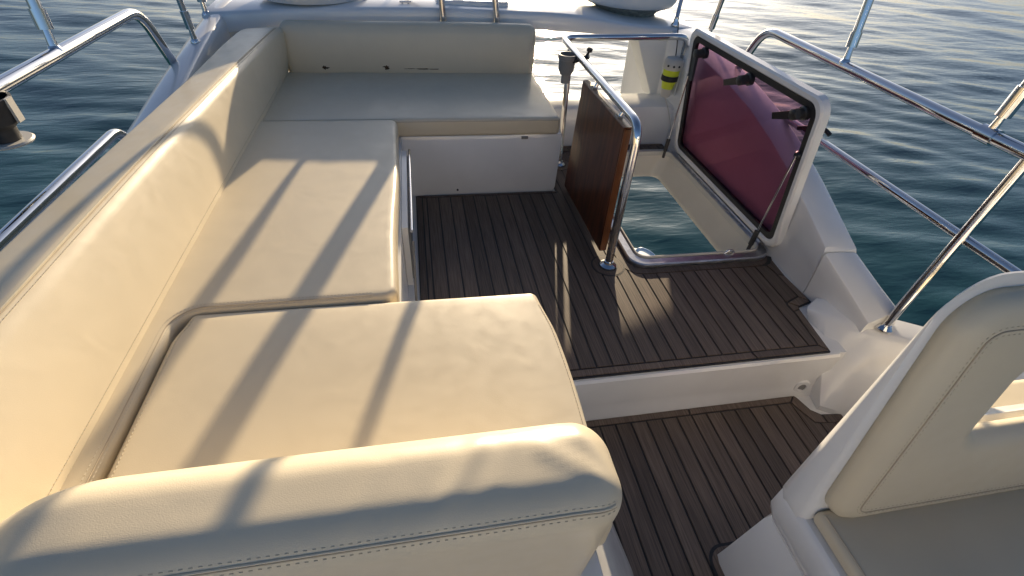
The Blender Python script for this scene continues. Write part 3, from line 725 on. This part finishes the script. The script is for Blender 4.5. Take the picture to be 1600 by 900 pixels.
# ------------------------------------------------------------------ hatch: flange, well, lid
def build_hatch():
    h = thing('deck_hatch', (1.13, 1.93, 0), 'open deck hatch frame of aluminium with a warm-lit well showing the sea below', 'hatch')
    V, Fc = ring(rrect(0.815, 1.462, 1.408, 2.462, 0.072), rrect(0.853, 1.428, 1.450, 2.428, 0.05), -0.004, 0.017, c=0.005); add('flange', V, Fc, ALU, h)
    V, Fc = ring(rrect(0.8525, 1.4285, 1.4495, 2.4285, 0.05), rrect(0.862, 1.420, 1.459, 2.42, 0.045), -0.004, 0.024, c=0.003); add('seal', V, Fc, PALE, h)
    o = rrect(0.858, 1.424, 1.455, 2.424, 0.05); i = rrect(0.905, 1.378, 1.485, 2.405, 0.06); n = len(o)
    L = [[(x, y, 0.010) for x, y in o], [(x, y, -0.01) for x, y in inset(o, 0.004)], [(x, y, -0.10) for x, y in i], [(x, y, -0.112) for x, y in inset(i, 0.008)], [(x, y, -0.125) for x, y in inset(i, 0.008)]]
    V = [v for l in L for v in l]; Fc = [(l * n + (k + 1) % n, l * n + k, (l + 1) * n + k, (l + 1) * n + (k + 1) % n) for l in range(len(L) - 1) for k in range(n)]
    add('well', V, Fc, GEL_WARM, h, smooth=60)
    V, Fc = tube([(1.452, 1.50, 0.022), (1.452, 2.36, 0.022)], 0.009, seg=12); add('hinge', V, Fc, ALU, h)
    for y in np.linspace(1.56, 2.30, 9):
        V, Fc = box(1.438, 1.449, y - 0.006, y + 0.006, 0.0172, 0.021); add('hinge_screw', V, Fc, STEEL, h, smooth=False)
    for nm, pts, r in (('catch', [(1.250, 1.452, 0.012), (1.262, 1.45, 0.03), (1.285, 1.45, 0.03), (1.297, 1.452, 0.012)], 0.0055),):
        V, Fc = tube(pts, r, rad=0.01, seg=10); add(nm, V, Fc, STEEL, h)
    # lid
    T = np.array([-0.1416, 0, 0.99]); Nn = np.array([-0.99, 0, -0.1416]); P0 = np.array([1.455, 0, 0.04])
    def L2W(s, t, d):                                       # s along the boat, t up the lid, d towards the port side
        p = P0 + T * t + Nn * d; return (p[0], s, p[2])
    def lf(x, y, z): return L2W(x, y, z)
    l = thing('hatch_lid', (1.455, 1.92, 0.03), 'raised hatch lid with white rounded frame and plum tinted acrylic pane', 'hatch lid')
    ou = rrect(1.410, 2.425, -0.005, 0.645, 0.062, 7); m1 = rrect(1.440, 2.395, 0.025, 0.615, 0.045, 7); m2 = rrect(1.466, 2.369, 0.051, 0.589, 0.030, 7)
    V, Fc = ring(ou, m1, -0.022, 0.012, lf, 0.007); add('frame', V, Fc, GEL, l)
    V, Fc = ring(m1, m2, -0.012, 0.006, lf, 0.002); add('gasket', V, Fc, RUBBER, l)
    V, Fc = prism(m2, -0.006, -0.001, fn=lf); add('pane', V, Fc, PANE, l, smooth=False)
    for s0, t0 in ((2.262, 0.565), (1.865, 0.572), (1.497, 0.572)):
        hd = add('latch', *lathe([(0.026, -0.001), (0.026, 0.016), (0.020, 0.020), (0.020, 0.056), (0.015, 0.060)], L2W(s0, t0, 0), Nn, seg=18), BLACK, l)
        a = np.array(L2W(s0, t0, 0.050)); bq = np.array(L2W(s0 + 0.085, t0 - 0.034, 0.066)) if s0 < 2.2 else np.array(L2W(s0 - 0.02, t0 - 0.115, 0.066))
        d = bq - a; d /= np.linalg.norm(d); w = np.cross(d, Nn); w /= np.linalg.norm(w)
        V = [a - d * 0.02 + w * sx * 0.016 + Nn * e for e in (-0.008, 0.008) for sx in (-1, 1)] + [bq + w * sx * 0.012 + Nn * e for e in (-0.005, 0.005) for sx in (-1, 1)]
        add('lever', V, [(0, 1, 3, 2), (4, 6, 7, 5), (0, 4, 5, 1), (2, 3, 7, 6), (0, 2, 6, 4), (1, 5, 7, 3)], BLACK, hd, smooth=False)
    for y, lb in ((1.458, 0), (2.368, 0)):
        e = np.array(L2W(y, 0.425, 0.016)); s0 = np.array((1.372, y + 0.008, 0.03)); d = (e - s0) / np.linalg.norm(e - s0); k = s0 + d * 0.085
        st = thing('gas_strut', tuple(s0), 'thin gas strut propping the %s of the hatch lid' % ('near end' if y < 2 else 'far end'), 'strut', 'struts of the hatch lid')
        V, Fc = tube([s0 + d * 0.015, k], 0.011, seg=12); add('cylinder', V, Fc, WORN, st)
        V, Fc = tube([k, e], 0.0042, seg=10); add('rod', V, Fc, STEEL, st)
        V, Fc = tube([(1.372, y + 0.008, 0.004), s0 + d * 0.02], 0.008, seg=10); add('foot', V, Fc, WORN, st)
        V, Fc = lathe([(0.017, 0), (0.017, 0.012), (0.012, 0.018)], L2W(y, 0.425, -0.001), Nn, seg=14); add('end_fitting', V, Fc, BLACK, st)
build_hatch()

# ------------------------------------------------------------------ side rails
def build_rails():
    g = thing('starboard_rail', (1.6, 1.2, 0.1), 'two-tier stainless hand rail on the starboard side with a slanting post', 'rail')
    V, Fc = tube([(1.60, 2.31, 0.50), (1.60, 2.20, 0.722), (1.60, 1.2, 0.710), (1.60, -0.4, 0.700)], 0.0185, seg=18, rad=0.09); add('top_tube', V, Fc, STEEL, g)
    V, Fc = tube([(1.60, 1.885, 0.40), (1.60, 1.845, 0.448), (1.60, 0.9, 0.440), (1.60, -0.4, 0.435)], 0.0145, seg=16, rad=0.05); add('middle_tube', V, Fc, STEEL, g)
    V, Fc = tube([(1.60, 0.930, 0.70), (1.568, 0.928, 0.05)], 0.0150, seg=16); add('post', V, Fc, STEEL, g)
    V, Fc = lathe([(0.030, 0), (0.030, 0.005), (0.020, 0.016)], (1.567, 0.928, 0.058), (0.05, 0, 1)); add('post_flange', V, Fc, STEEL, g)
    g = thing('port_rail', (-1.0, 1.2, 0.45), 'stainless hand rail bent down to the coaming on the port side', 'rail')
    V, Fc = tube([(-1.0, 2.375, 0.44), (-0.995, 2.20, 0.738), (-1.0, 1.2, 0.735), (-1.0, -0.3, 0.73)], 0.0185, seg=18, rad=0.09); add('top_tube', V, Fc, STEEL, g)
    g = thing('port_grab_rail', (-0.95, 1.2, 0.4), 'lower stainless grab rail just outboard of the port backrest', 'rail')
    V, Fc = tube([(-0.945, 1.72, 0.40), (-0.95, 1.665, 0.508), (-0.95, 1.0, 0.506), (-0.95, -0.3, 0.50)], 0.0155, seg=16, rad=0.05); add('tube', V, Fc, STEEL, g)
    # bimini poles with their deck fittings
    def pole(base, top, r, label, fit=True, collar=0.07):
        b, t = np.array(base, float), np.array(top, float); d = (t - b) / np.linalg.norm(t - b)
        o = thing('canopy_pole', tuple(b), label, 'pole', 'canopy frame poles')
        V, Fc = tube([b + d * 0.05, t], r, seg=14); add('tube', V, Fc, STEEL, o)
        V, Fc = tube([b + d * 0.045, b + d * (0.045 + collar)], r * 1.28, seg=14); add('collar', V, Fc, STEEL, o)
        V, Fc = tube([b - (0, 0, 0.006), b + d * 0.055], [0.013, 0.009], seg=10); add('knuckle', V, Fc, STEEL, o)
        if fit:
            V, Fc = lathe([(0.020, 0), (0.020, 0.006), (0.012, 0.018)], b - np.array((0, 0, 0.012)), (0, 0, 1), seg=14); add('foot', V, Fc, STEEL, o)
        return o
    pole((-1.0, 1.655, 0.752), (-1.03, 1.80, 1.55), 0.0150, 'dark steel canopy pole hinged on the port hand rail', True, 0.05)
    pole((-0.945, 2.49, 0.565), (-0.95, 2.40, 1.60), 0.0125, 'steel canopy pole standing on the port coaming beside the rail bend')
    o = pole((-0.985, 2.835, 0.600), (-1.0, 2.84, 1.6), 0.0160, 'short steel canopy pole at the after end of the port coaming', True, 0.06)
    pole((1.60, 2.66, 0.575), (1.55, 2.42, 1.65), 0.0130, 'steel canopy pole rising from behind the hatch lid')
    pole((1.60, 1.672, 0.735), (1.63, 1.82, 1.60), 0.0150, 'steel canopy pole hinged on the middle of the starboard hand rail', True, 0.05)
    o = pole((1.60, 1.060, 0.720), (1.62, 1.03, 1.55), 0.0155, 'steel canopy pole clamped low on the starboard hand rail near the helm seat', False, 0.08)
    V, Fc = tube([(1.60, 1.085, 0.7095), (1.60, 1.035, 0.7092)], 0.0235, seg=18); add('clamp', V, Fc, STEEL, o)
    # black hook on the middle tube
    c = thing('rail_hook', (1.60, 1.66, 0.44), 'black plastic hook on the starboard middle rail at the edge of the lid', 'hook')
    V, Fc = tube([(1.60, 1.700, 0.4465), (1.60, 1.655, 0.4462)], 0.0185, seg=14); add('clamp', V, Fc, STEEL, c)
    V, Fc = tube([(1.565, 1.715, 0.455), (1.60, 1.675, 0.472), (1.625, 1.64, 0.482), (1.635, 1.61, 0.468)], 0.009, seg=10, rad=0.02); add('arm', V, Fc, BLACK, c)
    # outboard-style holder on the port rail
    h = thing('rod_holder', (-1.0, 1.38, 0.6), 'black plastic holder with pale flange hanging from the port hand rail', 'holder')
    V, Fc = lathe([(0.030, 0.600), (0.032, 0.63), (0.050, 0.645), (0.056, 0.70), (0.050, 0.701), (0.044, 0.66)], (-1.01, 1.325, 0.028), (0, 0, 1)); add('cup', V, Fc, WORN, h)
    V, Fc = lathe([(0.052, 0.592), (0.054, 0.596), (0.050, 0.600)], (-1.012, 1.328, 0.028), (0, 0, 1)); add('flange', V, Fc, PALE, h)
    V, Fc = box(-0.957, -0.951, 1.315, 1.336, 0.674, 0.730); add('trim', V, Fc, PALE, h, smooth=False)
build_rails()

# ------------------------------------------------------------------ rescue beacon and whip antenna
def build_beacon():
    def lathe(prof, o, ax=(0, 0, 1), seg=24, _l=globals()['lathe']):
        return _l([(r * 1.22, 0.272 + (z - 0.285) * 1.25) if max(q[1] for q in prof) > 0.2 else (r, z) for r, z in prof], o, ax, seg)
    b = thing('rescue_beacon', (1.405, 2.60, 0.28), 'yellow and white emergency beacon with black strap on the arch side', 'beacon')
    o = (1.405, 2.605, 0); ax = (0.0, 0.0, 1)
    V, Fc = lathe([(0.020, 0.285), (0.023, 0.29), (0.026, 0.335)], o); add('tail', V, Fc, PALE, b)
    V, Fc = lathe([(0.0262, 0.322), (0.031, 0.350), (0.036, 0.365), (0.037, 0.405)], o); add('body', V, Fc, YELLOW, b)
    V, Fc = lathe([(0.0365, 0.356), (0.0385, 0.358), (0.0385, 0.378), (0.0375, 0.380)], o); add('strap', V, Fc, RUBBER, b)
    V, Fc = lathe([(0.0372, 0.4045), (0.042, 0.412), (0.042, 0.438), (0.035, 0.450), (0.015, 0.456)], o); cp = add('cap', V, Fc, PALE, b)
    for a in (-2.5, -1.9, -1.3):
        V, Fc = lathe([(0.006, 0), (0.006, 0.003)], (o[0] + 0.0508 * math.cos(a), o[1] + 0.0508 * math.sin(a), 0.446), (math.cos(a), math.sin(a), 0), seg=10); add('button', V, Fc, BLACK, cp)
    V, Fc = prism(rrect(2.575, 2.68, 0.285, 0.475, 0.008), 1.443, 1.449, fn=lambda y, z, x: (x, y, z)); add('bracket', V, Fc, RADOME, b, smooth=False)
    V, Fc = tube([(1.412, 2.61, 0.475), (1.43, 2.66, 0.52), (1.475, 2.80, 0.615)], 0.0030, seg=8); add('aerial', V, Fc, BLACK, b)
    V, Fc = tube([(1.405, 2.63, 0.285), (1.425, 2.57, 0.22), (1.452, 2.52, 0.12), (1.46, 2.50, 0.02)], 0.003, seg=8, rad=0.05)
    add('cable', V, Fc, PALE, label='thin pale cable trailing from the beacon down the coaming', cat='cable')
    w = thing('whip_antenna', (1.48, 2.84, 0.585), 'pale blue whip antenna on the starboard corner of the arch', 'antenna')
    V, Fc = tube([(1.482, 2.845, 0.62), (1.482, 2.85, 1.7)], 0.011, seg=12); add('rod', V, Fc, BLUE, w)
    V, Fc = lathe([(0.022, 0.0), (0.022, 0.008), (0.014, 0.02), (0.013, 0.045)], (1.482, 2.845, 0.586)); add('base', V, Fc, STEEL, w)
build_beacon()

# ------------------------------------------------------------------ helm seat
def build_helm():
    h = thing('helm_seat', (1.2, 0.2, -0.2), 'white moulded helm seat with cream cut-out backrest and grey-lit cushion', 'seat')
    # pod
    s = []
    for z, x, y in ((-0.1995, 0.725, 0.400), (-0.15, 0.732, 0.398), (0.03, 0.764, 0.396), (0.050, 0.772, 0.392), (0.056, 0.782, 0.386)):
        s.append([(x, -0.6, z), (1.66, -0.6, z), (1.66, y, z), (x + 0.03, y, z), (x + 0.006, y - 0.008, z), (x, y - 0.03, z)])
    V, Fc = loft(s); add('pod', V, Fc, GEL, h, smooth=35)
    # pan
    s = []
    for z, d in ((0.0555, 0.03), (0.07, 0.012), (0.10, 0.0), (0.16, 0.0), (0.172, 0.004), (0.178, 0.012)):
        s.append([(0.752 + d, -0.6, z), (1.70, -0.6, z), (1.70, 0.41, z), (0.80 + d, 0.41, z), (0.765 + d, 0.40, z), (0.752 + d, 0.37, z)])
    V, Fc = loft(s); add('pan', V, Fc, GEL, h, smooth=35)
    # back shell: rounded outline with a window, swept front to back and raked
    RAKE = 0.135
    def rk(x, z, y): return (x, y + RAKE * (z - 0.2) * min(1.0, max(0.0, (0.40 - y) / 0.075)), z)
    ou = rrect(0.752, 1.70, 0.10, 0.800, 0.085, 8); win = rrect(0.955, 1.42, 0.425, 0.66, 0.06, 8)
    n = len(ou); yb, yf = 0.402, 0.326
    L = [inset(ou, 0.012), ou, ou, inset(ou, 0.012), inset(win, -0.02), win, inset(win, -0.02)]; Y = [yf, yf + 0.012, yb - 0.02, yb, yb, (yb + yf) / 2, yf]
    V = [rk(x, z, y) for l, y in zip(L, Y) for x, z in l]; k = len(L)
    Fc = [(a * n + i, a * n + (i + 1) % n, ((a + 1) % k) * n + (i + 1) % n, ((a + 1) % k) * n + i) for a in range(k) for i in range(n)]
    add('back_shell', V, Fc, GEL, h, smooth=50)
    # back cushion in front of the shell
    ou = rrect(0.772, 1.68, 0.205, 0.772, 0.075, 8); win = rrect(0.972, 1.405, 0.440, 0.645, 0.05, 8)
    def lay(d, y, w): return [rk(x, z, y) for x, z in inset(ou, d)], [rk(x, z, y) for x, z in inset(win, -w)]
    prof = [(0.0, 0.3255, 0.0), (0.0, 0.312, 0.0), (0.004, 0.302, 0.004), (0.016, 0.294, 0.012), (0.034, 0.288, 0.022), (0.05, 0.286, 0.036)]
    O = [lay(*p)[0] for p in prof]; Wn = [lay(*p)[1] for p in prof]
    L = O + Wn[::-1]; V = [v for l in L for v in l]; k = len(L)
    Fc = [(a * n + i, a * n + (i + 1) % n, ((a + 1) % k) * n + (i + 1) % n, ((a + 1) % k) * n + i) for a in range(k) for i in range(n)]
    bc = add('back_cushion', V, Fc, LEATHER, h, smooth='full')
    so = inset(ou, 0.049)
    m = [rk(x, z, 0.2856) for x, z in so]
    V, Fc = tube(m + [m[0]], 0.0014, seg=6); add('seam', V, Fc, SEAM, bc)
    for d in (0.042, 0.057):
        m = [rk(x, z, 0.2865 if d < 0.05 else 0.2858) for x, z in inset(ou, d)]
        stitches(m + [m[0]], 0.010, 0.004, 0.0005).add('stitching', HOLE, bc, smooth=False, kind='stuff')
    # seat cushion
    def fn(x, y, z): return (x, y, z + (0.012 * puff(x, 0.77, 1.68, y, -0.5, 0.32) if z > 0.19 else 0))
    rb = RBox(0.772, 1.68, -0.5, 0.325, 0.1785, 0.215, 0.014, fn, 0.03)
    add('seat_cushion', *rb.mesh(), LEATHER, h)
    V, Fc = tube([rb.map(np.array([0.785, y, 0.215]), 0.0006) for y in np.linspace(-0.4, 0.31, 60)], 0.0014, seg=6); add('seat_seam', V, Fc, SEAM, h)
    # companion seat behind, seen through the cut-out
    c = thing('companion_seat', (1.55, 0.52, -0.2), 'sunlit cream seat behind the cut-out of the helm seat', 'seat')
    V, Fc = prism(rrect(1.38, 1.80, 0.435, 0.60, 0.03), -0.199, 0.08, 0.008); add('base', V, Fc, GEL, c)
    rb = RBox(1.36, 1.82, 0.43, 0.61, 0.0805, 0.16, 0.025, None, 0.04); add('cushion', *rb.mesh(), LEATHER, c)
build_helm()
